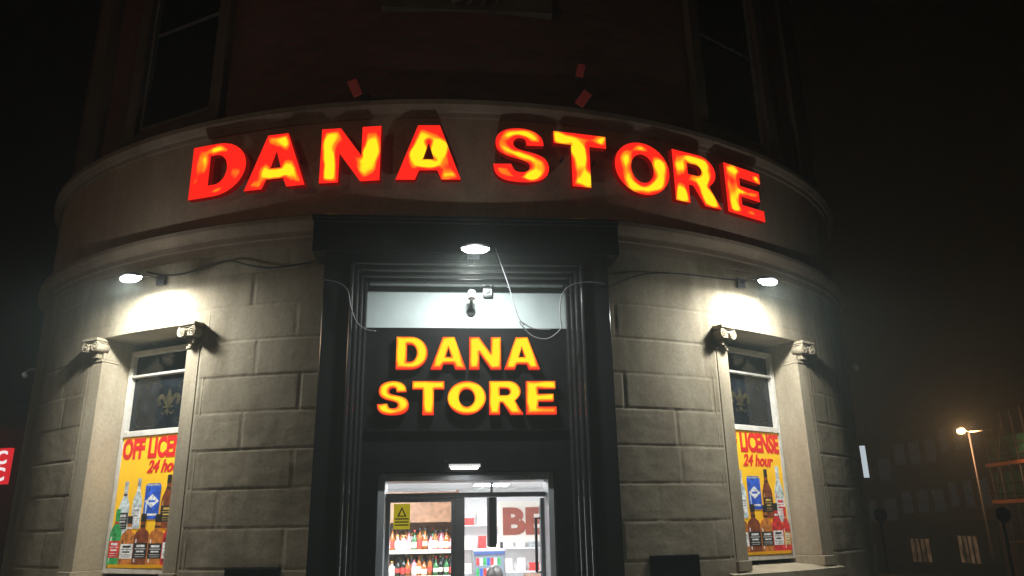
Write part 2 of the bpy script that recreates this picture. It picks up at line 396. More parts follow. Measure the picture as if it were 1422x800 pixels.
for sg in (-1,1):
    wl=MB()
    for a,b,z0,z1 in ((11,PH-HW,.9,4.13),(PH-HW,PH+HW,.9,1.2),(PH-HW,PH+HW,3.5,4.13),(PH+HW,72,.9,4.13)):
        p0,p1=(a,b) if sg>0 else (-b,-a); patch(wl,p0,p1,z0,z1,R,disp)
    wl.build('ashlar_wall','ashlar',B)
    x=MB(); x.sweep([(5.7,-.1),(6.1,-.1),(6.1,.82),(6.03,.9),(5.7,.9)],11.4 if sg>0 else -72,72 if sg>0 else -11.4)
    x.build('plinth','trim',B)
    x=MB(); x.sweep([(5.8,4.13),(6.015,4.13),(6.02,4.16),(6.02,4.21),(6.04,4.22),(6.04,4.27),(6.07,4.30),(6.09,4.33),(6.10,4.35),(6.10,4.39),(6.08,4.41),(6.01,4.43),(5.8,4.43)],12.9 if sg>0 else -72,72 if sg>0 else -12.9)
    x.build('lower_cornice','cornice',B)
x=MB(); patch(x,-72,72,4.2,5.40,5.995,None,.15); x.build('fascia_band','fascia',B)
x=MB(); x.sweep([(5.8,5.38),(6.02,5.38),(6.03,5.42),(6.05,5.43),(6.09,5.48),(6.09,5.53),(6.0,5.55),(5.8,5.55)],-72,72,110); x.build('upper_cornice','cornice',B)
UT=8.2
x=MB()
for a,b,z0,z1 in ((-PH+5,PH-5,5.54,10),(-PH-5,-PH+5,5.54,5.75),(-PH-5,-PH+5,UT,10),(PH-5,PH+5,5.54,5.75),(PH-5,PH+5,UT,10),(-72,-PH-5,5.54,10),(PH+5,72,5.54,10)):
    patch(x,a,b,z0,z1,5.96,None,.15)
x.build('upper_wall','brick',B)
for sg in (-1,1):
    a=72*sg; T=frame(a,6.0,0)
    x=MB()
    if sg>0: x.box(0,11,0,.35,0,10,0,T)
    else: x.box(-11,0,0,.35,0,10,0,T)
    x.build('flank_wall','brick',B)
x=MB(); x.sweep([(5.6,9.9),(6.1,9.9),(6.35,10.1),(6.35,10.25),(5.6,10.3)],-72,72,90); x.build('parapet','upstone',B)
x=MB(); pts=[((R-rd(a))*math.sin(a*D2R),R-(R-rd(a))*math.cos(a*D2R)) for a in range(-72,73,6)]
x.add([(p[0],p[1],10.0) for p in pts]+[(9.1,14.6,10.0),(-9.1,14.6,10.0)],[tuple(range(len(pts)+2))]); x.build('roof','slate',B)
x=MB()
x.box(-9.1,9.1,14.5,14.8,0,10); x.build('rear_wall','brick',B)
for sg in (-1,1):
    T=frame(PH*sg,5.94,0)
    x=MB(); x.box(-.53,-.49,-.0,.12,5.8,UT,0,T).box(.49,.53,-.0,.12,5.8,UT,0,T).box(-.53,.53,-.0,.12,5.76,5.8,0,T).box(-.49,.49,.04,.1,6.95,6.985,0,T).box(-.49,.49,.0,.12,UT-.08,UT,0,T)
    w=x.build('upper_window','greyw',B)
    x=MB(); x.box(-.49,.49,.05,.07,5.8,UT-.08,0,T); x.build('pane','dglass',w)
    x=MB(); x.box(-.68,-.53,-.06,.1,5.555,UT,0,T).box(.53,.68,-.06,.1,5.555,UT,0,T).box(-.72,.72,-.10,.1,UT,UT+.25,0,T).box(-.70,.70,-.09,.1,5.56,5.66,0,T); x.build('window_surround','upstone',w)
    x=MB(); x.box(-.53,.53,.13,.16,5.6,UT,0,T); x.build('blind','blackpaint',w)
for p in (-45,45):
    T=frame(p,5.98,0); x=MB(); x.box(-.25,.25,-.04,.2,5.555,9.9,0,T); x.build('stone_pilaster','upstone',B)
x=MB(); T=frame(0,5.97,7.05)
x.box(-.85,.85,-.03,.1,-.45,.45,0,T)
for i in range(26):
    a=i/26*2*math.pi; x.tube([(.38*math.cos(a),-.05,.30*math.sin(a)),(.56*math.cos(a+.25),-.09,.36*math.sin(a+.25)),(.62*math.cos(a+.1),-.05,.40*math.sin(a+.1))],[.05,.045,.02],6,0,T)
x.lathe([(.001,.09),(.15,.08),(.26,.05),(.3,0)],16,0,T@Matrix.Translation((0,-.03,0))@Matrix.Rotation(90*D2R,4,'X'))
x.build('carved_panel','upstone',B)

def console(mb,T):
    mb.box(-.13,.13,-.15,.03,.075,.105,0,T); mb.box(-.115,.115,-.135,.03,.055,.075,0,T)
    mb.box(-.08,.08,-.115,.03,-.04,.055,0,T)
    for s_ in (-1,1):
        TT=T@Matrix.Translation((.078*s_,0,.0))@Matrix.Rotation(90*D2R,4,'X')
        mb.lathe([(.001,-.03),(.062,-.03),(.055,.04),(.062,.12),(.05,.125),(.001,.125)],16,0,TT)
        sp=[]
        for i in range(22):
            t=i/21; a=t*4.4*math.pi; rr=.060*(1-t)+.006
            sp.append((.078*s_+s_*rr*math.sin(a),-.13,rr*math.cos(a)))
        mb.tube(sp,.010,5,0,T)
        mb.lathe([(.001,.0),(.016,.0),(.001,.02)],8,0,T@Matrix.Translation((.078*s_,-.13,0))@Matrix.Rotation(90*D2R,4,'X'))
    for i in (-1,0,1): mb.lathe([(.001,.025),(.012,.012),(.015,0),(.001,-.02)],8,0,T@Matrix.Translation((.03*i,-.12,.02)))
    mb.prism([(-.07,-.04),(.07,-.04),(.05,-.12),(-.05,-.12)],-.07,.03,0,T)
WY=.095
for sg in (-1,1):
    T0=frame(PH*sg,5.953,0); T=T0@Matrix.Translation((0,WY,0))
    wn=MB()
    Y0=.20;Y1=.28
    wn.box(-.55,-.50,Y0,Y1,1.33,3.42,0,T).box(.50,.55,Y0,Y1,1.33,3.42,0,T).box(-.50,.50,Y0,Y1,1.33,1.375,0,T).box(-.50,.50,Y0-.015,Y1,2.565,2.62,0,T).box(-.50,.50,Y0,Y1,3.37,3.42,0,T).box(-.50,.50,Y0,Y1,3.15,3.175,0,T)
    w=wn.build('window','white',B,bevel=.005)
    x=MB(); x.box(-.50,.50,.25,.26,1.375,2.565,0,T).box(-.5,.5,.25,.26,2.62,3.15,0,T).box(-.5,.5,.25,.26,3.175,3.37,0,T); x.build('pane','dglass',w)
    x=MB(); c=2.87; y=.249
    x.prism([(0,c+.15),(.035,c+.06),(.03,c+.01),(.012,c-.02),(-.012,c-.02),(-.03,c+.01),(-.035,c+.06)],y-.001,y,0,T)
    for s_ in (-1,1):
        P=cat([(.015*s_,c-.03),(.04*s_,c+.02),(.09*s_,c+.07),(.13*s_,c+.05),(.125*s_,c+.0),(.10*s_,c+.005)])
        nP=len(P); x.ribbon(P,[.008+.016*math.sin(math.pi*i/(nP-1)) for i in range(nP)],y,0,T,.001)
        P=cat([(.012*s_,c-.05),(.03*s_,c-.09),(.065*s_,c-.1),(.08*s_,c-.075)]); x.ribbon(P,.007,y,0,T,.001)
        for q in (-1,1):
            P=cat([(.44*s_,c+.02*q),(.40*s_,c+.1*q),(.42*s_,c+.18*q),(.34*s_,c+.2*q),(.30*s_,c+.16*q),(.33*s_,c+.13*q)]); x.ribbon(P,.004,y,0,T,.001)
            P=cat([(.30*s_,c+.2*q),(.2*s_,c+.21*q),(.12*s_,c+.18*q),(.15*s_,c+.14*q)]); x.ribbon(P,.003,y,0,T,.001)
    x.box(-.07,.07,y-.003,y-.0015,c-.045,c-.025,0,T).prism([(-.02,c-.05),(.02,c-.05),(0,c-.13)],y-.001,y,0,T)
    x.build('gold_ornament','gold',w)
    T=T0
    for s_ in (-1,1):
        x=MB(); a,b_=sorted((.56*s_,.72*s_)); x.box(a,b_,.0,.40,1.36,3.27,0,T)
        x.box(a-.01,b_+.01,-.025,.36,1.27,1.36,0,T).box(a-.006,b_+.006,-.01,.36,3.27,3.295,0,T).box(a,b_,.01,.40,3.295,3.52,0,T)
        pl=x.build('window_pilaster','trim',B,bevel=.006)
        x=MB(); console(x,T@Matrix.Translation((.64*s_,.01,3.405))@Matrix.Scale(.8,4)); x.build('scroll_console','trim',pl)
        x=MB(); a,b_=sorted((.725*s_,.80*s_)); x.box(a,b_,.006,.5,1.2,3.6,0,T); x.build('window_reveal','trim',B)
    x=MB(); lo,hi=PH*sg-HW-.2,PH*sg+HW+.2
    x.sweep([(5.45,3.5),(5.99,3.5),(5.99,3.56),(5.45,3.56)],lo,hi,12); x.build('lintel','trim',B)
    x=MB(); x.sweep([(5.45,1.15),(6.05,1.15),(6.06,1.18),(6.06,1.25),(5.9,1.275),(5.45,1.3)],PH*sg-HW-.8,PH*sg+HW+.8,12); x.build('window_sill','trim',B)
    x=MB(); x.box(-.56,.56,.44,.47,1.2,3.5,0,T); x.build('window_backing','blackpaint',B)

# portal
def U(mb,a0,a1,zi,zo,y0,y1):
    mb.box(-a1,-a0,y0,y1,0,zo).box(a0,a1,y0,y1,0,zo).box(-a0,a0,y0,y1,zi,zo)
x=MB(); x.box(-1.22,-1.0,-.20,.4,0,3.95).box(1.0,1.22,-.20,.4,0,3.95).box(-1.0,1.0,-.20,.4,3.866,3.95)
x.box(-1.26,-.98,-.25,.3,0,.35).box(.98,1.26,-.25,.3,0,.35)
por=x.build('granite_surround','granite',B,bevel=.008)
x=MB()
U(x,.965,.999,3.831,3.865,-.235,.1); U(x,.93,.964,3.796,3.83,-.16,.1); U(x,.90,.929,3.766,3.795,-.08,.1); U(x,.87,.899,3.736,3.765,.0,.1)
x.build('portal_moulding','granite',por,bevel=.015)
x=MB(); x.box(-1.33,1.33,-.205,.4,3.951,4.22); x.build('granite_frieze','granite',por,bevel=.004)
x=MB(); x.box(-1.335,1.335,-.215,.4,4.221,4.25).box(-1.345,1.345,-.23,.4,4.251,4.285); x.build('portal_cornice','granite',por,bevel=.005)
x=MB(); x.box(-.899,.899,.18,.24,3.36,3.80); x.build('transom_panel','pale',por)
x=MB(); x.box(-.98,-.90,.1,.6,0,3.85).box(.90,.98,.1,.6,0,3.85).box(-.9,.9,.14,.6,2.13,2.50).box(-.9,-.74,.14,.6,0,2.13).box(.74,.9,.14,.6,0,2.13).box(-.899,.899,.25,.3,2.5,3.85); x.build('black_infill','blackpaint',por)
Yd=.45
mx0,_=plane(632,730,Yd); mx1,_=plane(645,730,Yd)
x=MB(); x.box(-.739,-.68,.2,.55,0,2.129).box(.69,.739,.2,.55,0,2.129).box(-.68,.69,.22,.55,2.06,2.129).box(-.68,.69,.40,.5,1.93,1.97)
x.box(mx0,mx1,Yd-.04,Yd+.05,0,1.93)
dfm=x.build('door_frame','alu',B,bevel=.004)
x=MB(); x.box(-.68,.69,.44,.45,1.97,2.06); x.build('fanlight','glass',dfm)
x=MB(); x.box(-.68,-.645,.42,.47,.02,1.93).box(mx0-.035,mx0,.42,.47,.02,1.93).box(-.645,mx0-.035,.42,.47,1.895,1.93).box(-.645,mx0-.035,.42,.47,.02,.12).box(-.645,mx0-.035,.42,.47,.9,.94)
dl=x.build('door','alu',B,bevel=.003)
x=MB(); x.box(-.645,mx0-.035,.44,.446,.12,1.895); x.build('door_glass','glass',dl)
T=Matrix.Translation((.685,.5,0))@Matrix.Rotation(84*D2R,4,'Z')
x=MB(); x.box(0,.05,-.02,.03,.02,1.92,0,T).box(.50,.6,-.02,.03,.02,1.92,0,T).box(.05,.50,-.02,.03,1.86,1.92,0,T).box(.05,.50,-.02,.03,.02,.14,0,T).box(.05,.50,-.02,.03,1.0,1.05,0,T)
dr=x.build('door','alu',B,bevel=.003); dr['label']='right hand glass door swung open into the shop'
x=MB(); x.box(.05,.50,.0,.006,.14,1.86,0,T); x.build('door_glass','glass',dr)
x=MB(); x.tube([(.1,.02,1.3),(.1,.07,1.3),(.1,.07,1.75),(.1,.02,1.75)],.013,8,0,T); x.build('handle','darkalu',dr)
for z in (1.55,1.72): x=MB(); x.box(.2,.42,-.006,-.001,z,z+.12,0,T); x.build('sticker','plastic',dr)
x=MB(); x.box(-2.3,-2.2,.61,8.4,0,2.5).box(2.3,2.4,.61,8.4,0,2.5).box(-2.3,2.4,8.4,8.5,0,2.5).box(-2.2,-.75,.61,.66,0,2.5).box(.75,2.3,.61,.66,0,2.5).box(-.75,.75,.61,.66,2.14,2.5); x.build('interior_wall','int',B)
x=MB(); x.box(-2.3,2.4,.6,8.5,2.36,2.42); x.build('interior_ceiling','int',B)
x=MB(); x.box(-2.3,2.4,.3,8.5,-.02,.02); x.build('interior_floor','tile',B)
for i,(lx,ly) in enumerate(((-.9,1.9),(.9,1.9),(0,3.9),(.6,6.6))):
    t=thing('ceiling_light',['square light panel in shop ceiling near the left of the entrance','square light panel in shop ceiling near the right of the entrance','square light panel in the middle of the shop ceiling','rearmost square light panel in the shop ceiling'][i],'ceiling light',(lx,ly,2.36))
    x=MB(); x.box(-.31,.31,-.31,.31,-.03,-.001); x.build('frame','plastic',t,False)
    x=MB(); x.add([(-.28,-.28,-.032),(.28,-.28,-.032),(.28,.28,-.032),(-.28,.28,-.032)],[(3,2,1,0)]); x.build('diffuser','ceil',t,False)

# ---------------------------------------------------------------- signs
sg=thing('fascia_sign','large illuminated red and yellow letters curving across the stone fascia','sign',(0,-.1,4.9))
for (V,F,MS,rim),ac,w,k,bias in LG:
    T=frame(ac,6.10,0)
    x=MB(); x.add(V,F,MS,T); x.rim=rim
    fm=patchy('letter_face_%s'%['one','two','three','four','five','six','seven','eight','nine'][k],k*4.37,bias-.24,4.2,3.8)
    l=x.build('letter',[fm,'retred'],sg)
    for s_ in (-.3,.3):
        x=MB(); x.tube([(s_*w,.02,ZB+.3),(s_*w,.11,ZB+.3)],.012,6,0,T); x.build('stand_off','darkalu',l)
sb=thing('door_sign','black sign board with two rows of yellow lit letters above the door','sign',(0,.1,2.9))
x=MB(); x.box(-.898,.898,.10,.139,2.46,3.36); x.build('sign_panel','blackpaint',sb,bevel=.004)
M['lyel']=patchy('yellow_letter_face',3.1,.16,7,1.1,1.15,red=(1,.05,.01),mid=(1,.30,.01),p0=.0,p1=.85)
for V,F,MS,rim in SG:
    x=MB(); x.add(V,F,MS); x.rim=rim; x.build('letter',['lyel','lred'],sb)
# posters
def pbottle(T,cx,z0,h,w,kind,lay):
    x=MB(); y=.199-lay*.0014
    hw=w/2
    if kind=='can': pr=[(hw*.85,0),(hw,.05),(hw,.92),(hw*.8,1)]
    elif kind=='square': pr=[(hw,0),(hw,.55),(hw*.8,.64),(hw*.32,.70),(hw*.30,.9),(hw*.30,1)]
    else: pr=[(hw*.95,0),(hw,.03),(hw,.50),(hw*.9,.58),(hw*.5,.70),(hw*.34,.78),(hw*.30,1)]
    poly=[(cx+a,z0+b*h) for a,b in pr]+[(cx-a,z0+b*h) for a,b in reversed(pr)]
    x.prism(poly,y,y+.0006,0,T)
    x.prism([(cx-hw*.75,z0+.05*h),(cx-hw*.6,z0+.05*h),(cx-hw*.6,z0+.5*h),(cx-hw*.75,z0+.5*h)],y-.0004,y-.0001,3,T)
    if kind=='can':
        x.prism([(cx-hw*.9,z0+.5*h),(cx,z0+.32*h),(cx+hw*.9,z0+.5*h),(cx,z0+.7*h)],y-.0008,y-.0005,1,T)
        x.box(cx-hw*.8,cx+hw*.8,y-.0008,y-.0005,z0+.93*h,z0+.98*h,2,T).box(cx-hw*.4,cx+hw*.4,y-.0011,y-.0009,z0+.47*h,z0+.53*h,0,T).box(cx-hw*.8,cx+hw*.8,y-.0008,y-.0005,z0+.1*h,z0+.16*h,1,T)
    else:
        x.box(cx-hw*.88,cx+hw*.88,y-.0008,y-.0005,z0+.12*h,z0+.42*h,1,T)
        x.box(cx-hw*.36,cx+hw*.36,y-.0008,y-.0005,z0+.84*h,z0+h,2,T)
        for (a,b_,c_) in ((.55,.34,.385),(.7,.30,.312),(.5,.24,.27),(.65,.19,.20),(.6,.15,.157)):
            x.box(cx-hw*a,cx+hw*a,y-.0011,y-.0009,z0+b_*h,z0+c_*h,3,T)
        x.box(cx-hw*.32,cx+hw*.32,y-.0008,y-.0005,z0+.73*h,z0+.77*h,1,T)
    return x
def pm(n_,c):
    M[n_]=simple('print_'+n_,c,.5,em=c,es=.18,var=.55,scale=22)  # prints carry a weak glow like the backlit poster sheet
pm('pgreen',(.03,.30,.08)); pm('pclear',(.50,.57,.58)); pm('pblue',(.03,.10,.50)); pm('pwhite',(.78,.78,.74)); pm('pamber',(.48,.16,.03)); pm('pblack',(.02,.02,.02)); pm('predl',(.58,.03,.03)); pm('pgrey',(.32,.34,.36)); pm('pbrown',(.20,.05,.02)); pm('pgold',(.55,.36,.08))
BOT=[(-.36,.28,.52,.14,'b','pclear','pblack','pgrey','pwhite'),(-.19,.34,.48,.125,'b','pclear','pwhite','pgrey','pgrey'),(.00,.42,.34,.20,'can','pblue','pwhite','pgrey','pclear'),(.20,.34,.50,.155,'b','pbrown','pblack','pblack','pgold'),(.39,.30,.58,.15,'b','pclear','pwhite','pclear','predl'),
 (-.42,.03,.52,.16,'b','pgreen','predl','pgreen','pwhite'),(-.25,.03,.45,.19,'square','pamber','pwhite','pblack','pblack'),(-.07,.03,.47,.195,'square','pbrown','pblack','pblack','pwhite'),(.12,.03,.46,.20,'square','pamber','pblack','pblack','pwhite'),(.29,.03,.48,.175,'b','predl','pwhite','pblack','pblack'),(.43,.03,.44,.12,'b','predl','pgold','predl','pwhite')]
for s_ in (-1,1):
    T=frame(PH*s_,5.953,0)@Matrix.Translation((0,WY,0))
    po=thing('window_poster',('yellow off licence poster with bottles in the left window' if s_<0 else 'yellow off licence poster with bottles in the right window'),'poster',T@Matrix.Translation((0,.2,1.38)))
    x=MB(); x.box(-.49,.49,.201,.206,1.38,2.56,0,T); x.build('poster_sheet','yellow',po)
    g=fit(T_off,-.48,.48,2.35,2.55,.199); x=MB(); x.add(*g,T); x.build('lettering',['redp','redp'],po)
    g=fit(T_24,-.12,.36,2.215,2.335,.199); x=MB(); x.add(*g,T); x.build('lettering',['redp','redp'],po)
    for i,(cx,z0,h,w,k,b_,l_,c_,d_) in enumerate(BOT):
        pbottle(T,cx,1.38+z0,h*.94,w,k,i+1).build('printed_can' if k=='can' else 'printed_bottle',[b_,l_,c_,d_],po)

# ---------------------------------------------------------------- floodlights
fl=thing('floodlight','bright white floodlight over the middle of the granite entrance','floodlight',(0,0,0),'floodlights lighting the front')
AO=-.34
EL=Matrix.Translation((0,AO,0))@Matrix.Diagonal((1,.55,1,1))
x=MB(); x.lathe([(.001,.03),(.085,.03),(.115,.018),(.121,.0),(.116,-.002)],28,0,EL)
x.build('housing','darkalu',fl,False)
x=MB(); x.lathe([(.115,-.001),(.108,-.015),(.08,-.03),(.04,-.037),(.001,-.039)],28,0,EL); x.build('lens','flood',fl,False)
x=MB(); x.box(-.05,.05,-.02,.0,-.0,.09).tube([(0,-.01,.05),(0,-.15,.06),(0,AO+.04,.03)],.010,8); x.build('bracket','darkalu',fl,False)
ld=bpy.data.lights.new('flood_beam','AREA'); ld.shape='ELLIPSE'; ld.size=.20; ld.size_y=.11; ld.energy=76; ld.color=(.97,1.0,.96)
lo=bpy.data.objects.new('flood_beam',ld); COL.objects.link(lo); lo.parent=fl; lo.location=(0,AO,-.045)
ld=bpy.data.lights.new('flood_spill','POINT'); ld.energy=13; ld.color=(.95,1.0,.99); ld.shadow_soft_size=.03
lo=bpy.data.objects.new('flood_spill',ld); COL.objects.link(lo); lo.parent=fl; lo.location=(0,AO-.10,-.03)
px,pz=plane(660,341,-.205+AO)
tilt=Matrix.Rotation(4*D2R,4,'X')
Tf=Matrix.Translation((px,-.205,pz))@tilt
fl.matrix_basis=Tf; W[fl.name]=Tf
for (u,v,lb) in ((182,382,'bright white floodlight on the curved wall above the left window'),(1066,387,'bright white floodlight on the curved wall above the right window')):
    a,z=cyl(u,v,6.03-AO); copytree(fl,frame(a,6.03,z)@tilt,lb)
sp0=thing('spotlight','small unlit spotlight with red letter glow in its housing colour above the third big letter','spotlight',(0,0,0),'small spotlights above the fascia letters')
x=MB(); Tt=Matrix.Rotation(-20*D2R,4,'Y')@Matrix.Rotation(30*D2R,4,'X'); x.box(-.045,.045,-.03,.03,-.075,.075,0,Tt).box(-.035,.035,.03,.05,-.06,.06,0,Tt); x.build('housing','redlit',sp0,False,bevel=.006)
x=MB(); x.tube([(0,.04,0),(.02,.12,.02),(.02,.25,.03)],.010,8).box(-.02,.06,.235,.25,-.02,.08); x.build('bracket','darkalu',sp0,False)
for i,(u,v) in enumerate(((493,122),(810,137),(806,98))):
    a,z=cyl(u,v,6.22); T=frame(a,6.22,z)
    if i==0: sp0.matrix_basis=T; W[sp0.name]=T
    else: copytree(sp0,T@(Matrix.Rotation(55*D2R,4,'Y') if i==1 else Matrix.Rotation(25*D2R,4,'Y')@Matrix.Scale(.8,4)),['','lower small spotlight with red glow in its colour above the letter T','upper small spotlight mounted just over another one, above the letter T'][i])
cx_,cz=plane(655,408,.0)
t=thing('security_camera','small white security camera hanging in front of the pale transom panel','camera',(cx_,.17,cz))
x=MB(); x.tube([(cx_,.0,cz+.02),(cx_,-.02,cz-.05)],.035,14); x.build('camera_body','plastic',t,bevel=.004)
x=MB(); x.tube([(cx_,.01,cz),(cx_,.08,cz-.02),(cx_,.178,cz-.12)],.014,8).lathe([(.001,0),(.04,0),(.04,.02),(.001,.02)],12,0,Matrix.Translation((cx_,.18,cz-.12))@Matrix.Rotation(90*D2R,4,'X')); x.build('arm','darkalu',t)
cx_,cz=plane(677,403,.1)
t=thing('motion_sensor','small white box sensor right of the security camera over the door','sensor',(cx_,.17,cz))
x=MB(); x.box(cx_-.04,cx_+.04,.10,.179,cz-.045,cz+.05); x.build('sensor_housing','plastic',t,bevel=.01)
x=MB(); x.lathe([(.001,.03),(.02,.025),(.03,0)],12,0,Matrix.Translation((cx_,.10,cz-.01))@Matrix.Rotation(90*D2R,4,'X')); x.build('sensor_eye','pale',t)
x0_,z0_=plane(645,660,.12)
t=thing('bulkhead_lamp','small lit lamp fixed to the door head','lamp',(x0_,.14,z0_))
x=MB(); x.box(x0_-.13,x0_+.13,.05,.139,2.165,2.185); x.build('lamp_housing','plastic',t)
x=MB(); x.box(x0_-.11,x0_+.11,.06,.13,2.15,2.164); M['dlamp']=emis('door_lamp',(1,.98,.95),25,True); x.build('diffuser','dlamp',t)
def cablep(pts,Y,r,m,lb,k=6):
    P=[]
    for u,v in pts:
        a,z=plane(u,v,Y); P.append((a,Y,z))
    x=MB(); x.tube(cat(P,k),r,6); tag(x.build('cable',m),lb,'cable')
cablep([(448,388),(468,392),(482,402),(487,425),(494,445),(507,457),(522,460)],-.25,.0055,'wcable','grey cable looping down over the left side of the granite surround')
cablep([(840,394),(815,392),(790,398),(779,415),(778,440),(779,456),(762,470),(742,468),(728,456),(722,446),(740,456),(765,458)],-.25,.006,'wcable','grey cable looping off the right jamb down across the sign top')
cablep([(688,345),(695,365),(704,390),(712,415),(720,440),(728,452)],-.28,.004,'wcable','thin cable dropping from the middle floodlight to the sign')
P=[]
for u,v in ((205,378),(225,382),(255,380),(290,368),(318,362),(345,368),(375,372),(410,368),(445,362)):
    a,z=cyl(u,v,6.05); P.append(tuple(frame(a,6.05,z).translation))
x=MB(); x.tube(cat(P),.008,6); tag(x.build('cable','cable'),'black cable sagging along the wall from the left floodlight to the entrance','cable')
P=[]
for u,v in ((843,400),(870,388),(900,380),(940,380),(980,384),(1010,388),(1045,390)):
    a,z=cyl(u,v,6.05); P.append(tuple(frame(a,6.05,z).translation))
x=MB(); x.tube(cat(P),.007,6); tag(x.build('cable','cable'),'black cable running along the wall from the entrance to the right floodlight','cable')
for (u0,u1,v,lb) in ((312,386,789,'dark wall plaque low on the stone left of the entrance'),(905,971,772,'dark wall plaque low on the stone right of the entrance')):
    a0,z=cyl(u0,v,6.04); a1,_=cyl(u1,v,6.04); a=(a0+a1)/2; w=6.04*(a1-a0)*D2R/2; T=frame(a,6.03,z)
    t=thing('wall_plaque',lb,'plaque',T)
    x=MB(); x.box(-w,w,-.01,.06,-.34,0,0,T); x.build('plate','blackpaint',t,bevel=.006)
    x=MB(); x.box(-w+.015,w-.015,-.016,-.0105,-.03,-.018,0,T).box(-w+.015,w-.015,-.016,-.0105,-.325,-.315,0,T).box(-w+.015,-w+.027,-.016,-.0105,-.315,-.03,0,T).box(w-.027,w-.015,-.016,-.0105,-.315,-.03,0,T); x.build('raised_border','blackpaint',t)
for (ph_,z,lb) in ((56,3.55,'small wall camera on the far right edge of the curved wall'),(-56,3.45,'small wall camera on the far left edge of the curved wall')):
    T=frame(ph_,6.0,z); t=thing('wall_camera',lb,'camera',T)
    x=MB(); x.tube([(0,.02,.05),(0,-.05,.05),(0,-.09,0)],.015,8,0,T); x.build('bracket','plastic',t)
    x=MB(); x.tube([(-.05,-.09,.0),(.07,-.10,-.04)],.03,12,0,T); x.build('camera_body','plastic',t)
T=frame(72,6.0,0)
c=at(1205,640,13.8)
t=thing('projecting_sign','narrow white lit sign projecting from the right flank of the building','sign',T@Matrix.Translation((3.2,0,c.z)))
x=MB(); x.box(3.16,3.28,-1.15,-1.02,c.z-.30,c.z+.30,0,T); x.build('sign_box','darkalu',t,bevel=.005)
M['psign']=emis('white_lightbox',(.80,.92,1),.6)
x=MB(); x.box(3.155,3.159,-1.14,-1.03,c.z-.28,c.z+.28,0,T); x.build('lit_face','psign',t)
x=MB(); x.box(3.2,3.24,-1.02,.02,c.z+.2,c.z+.23,0,T); x.build('bracket','darkalu',t)

# ---------------------------------------------------------------- shop interior goods
M['pinkg']=simple('pink_glass',(.70,.25,.30),.15); M['clearb']=simple('clear_bottle',(.6,.66,.68),.1); M['amberb']=simple('amber_bottle',(.38,.13,.03),.12); M['greenb']=simple('green_bottle',(.04,.18,.06),.12); M['capk']=simple('black_cap',(.03,.03,.03),.4); M['labw']=simple('cream_label',(.75,.7,.6),.6); M['labr']=simple('red_label',(.55,.06,.05),.6); M['darkb']=simple('dark_bottle',(.02,.025,.02),.12); M['capg']=simple('gold_cap',(.6,.42,.12),.3,.6)
xa,_=plane(545,750,3.0); xb,_=plane(633,750,3.0)
xa-=.35
sh=thing('bottle_shelf','brown wooden shelf unit full of bottles behind the closed left door','shelf unit',((xa+xb)/2,3.1,0))
x=MB(); x.box(xa-.03,xa,2.85,3.4,0,2.1).box(xb,xb+.03,2.85,3.4,0,2.1).box(xa,xb,3.36,3.4,0,2.1); x.build('side_panel','wood',sh)
SZ=[.30,.60,.88,1.15,1.43]
for z in SZ: x=MB(); x.box(xa,xb,2.86,3.36,z-.02,z); x.build('shelf','wood',sh)
x=MB(); x.box(xa,xb,2.84,2.9,1.74,2.08); x.build('header_board','wood',sh)
for z in (1.43,1.15): x=MB(); x.box(xa,xb,2.845,2.859,z-.03,z+.012); x.build('price_strip','labw',sh)
def bottle(h,w,k):
    x=MB(); r=w/2
    if k%3==0: pr=[(.001,0,0),(r,.0,0),(r,h*.10,1),(r*1.01,h*.5,0),(r,h*.62,0),(r*.6,h*.70,0),(r*.4,h*.74,0),(r*.4,h*.86,2),(r*.5,h*.86,2),(r*.5,h,2),(.001,h,2)]
    elif k%3==1: pr=[(.001,0,0),(r,.0,0),(r,h*.12,1),(r*1.01,h*.42,0),(r,h*.5,0),(r*.7,h*.62,0),(r*.33,h*.74,0),(r*.33,h*.88,2),(r*.38,h*.88,2),(r*.38,h,2),(.001,h,2)]
    else: pr=[(.001,0,0),(r*.8,.0,0),(r,h*.2,1),(r*1.05,h*.4,0),(r*.9,h*.55,0),(r*.35,h*.68,0),(r*.3,h*.85,2),(r*.42,h*.88,2),(r*.42,h,2),(.001,h,2)]
    return x.lathe(pr,12)
kinds=[('pink bottle with cream label','pinkg','labw','capk',.24,.085),('amber bottle with red label','amberb','labr','capk',.26,.08),('amber bottle with cream label','amberb','labw','capk',.25,.09),('green bottle with cream label','greenb','labw','labr',.26,.08),('clear bottle with cream label','clearb','labw','capg',.22,.095),('dark bottle with cream label','darkb','labw','capg',.27,.08),('dark bottle with red label','darkb','labr','capk',.24,.09)]
ordn=['first','second','third','fourth','fifth','sixth','seventh','eighth','ninth','tenth','eleventh','twelfth','thirteenth','fourteenth','fifteenth','sixteenth','seventeenth','eighteenth']
for zi,(z,row) in enumerate(((1.43,'upper'),(1.15,'lower'))):
  for back in (0,1):
    nb=17
    for i in range(nb):
        q=random.randrange(7) ; k=kinds[q if zi or i%4 or back else 0]; bx=xa+.05+(xb-xa-.10)*i/(nb-1)+random.uniform(-.006,.006)+back*.03
        o=bottle(min(.26,k[4]*random.uniform(.72,1.05)*(1.06 if back else 1)),k[5]*.76,random.randrange(3))
        ob=o.build('bottle',[k[1],k[2],k[3]],None); ob.location=(bx,2.92+random.uniform(0,.03)+back*.13,z+.001)
        tag(ob,'%s, %s row of %s shelf, %s from left'%(k[0],'back' if back else 'front',row,ordn[i]),'bottle','bottles on the shelves inside the shop')
xl,zt=plane(547,700,.43); xr,zb=plane(569,735,.43)
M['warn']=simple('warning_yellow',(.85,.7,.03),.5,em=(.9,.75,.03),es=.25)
t=thing('warning_sign','small yellow warning notice with black triangle stuck on the left door glass','notice',((xl+xr)/2,.43,zb))
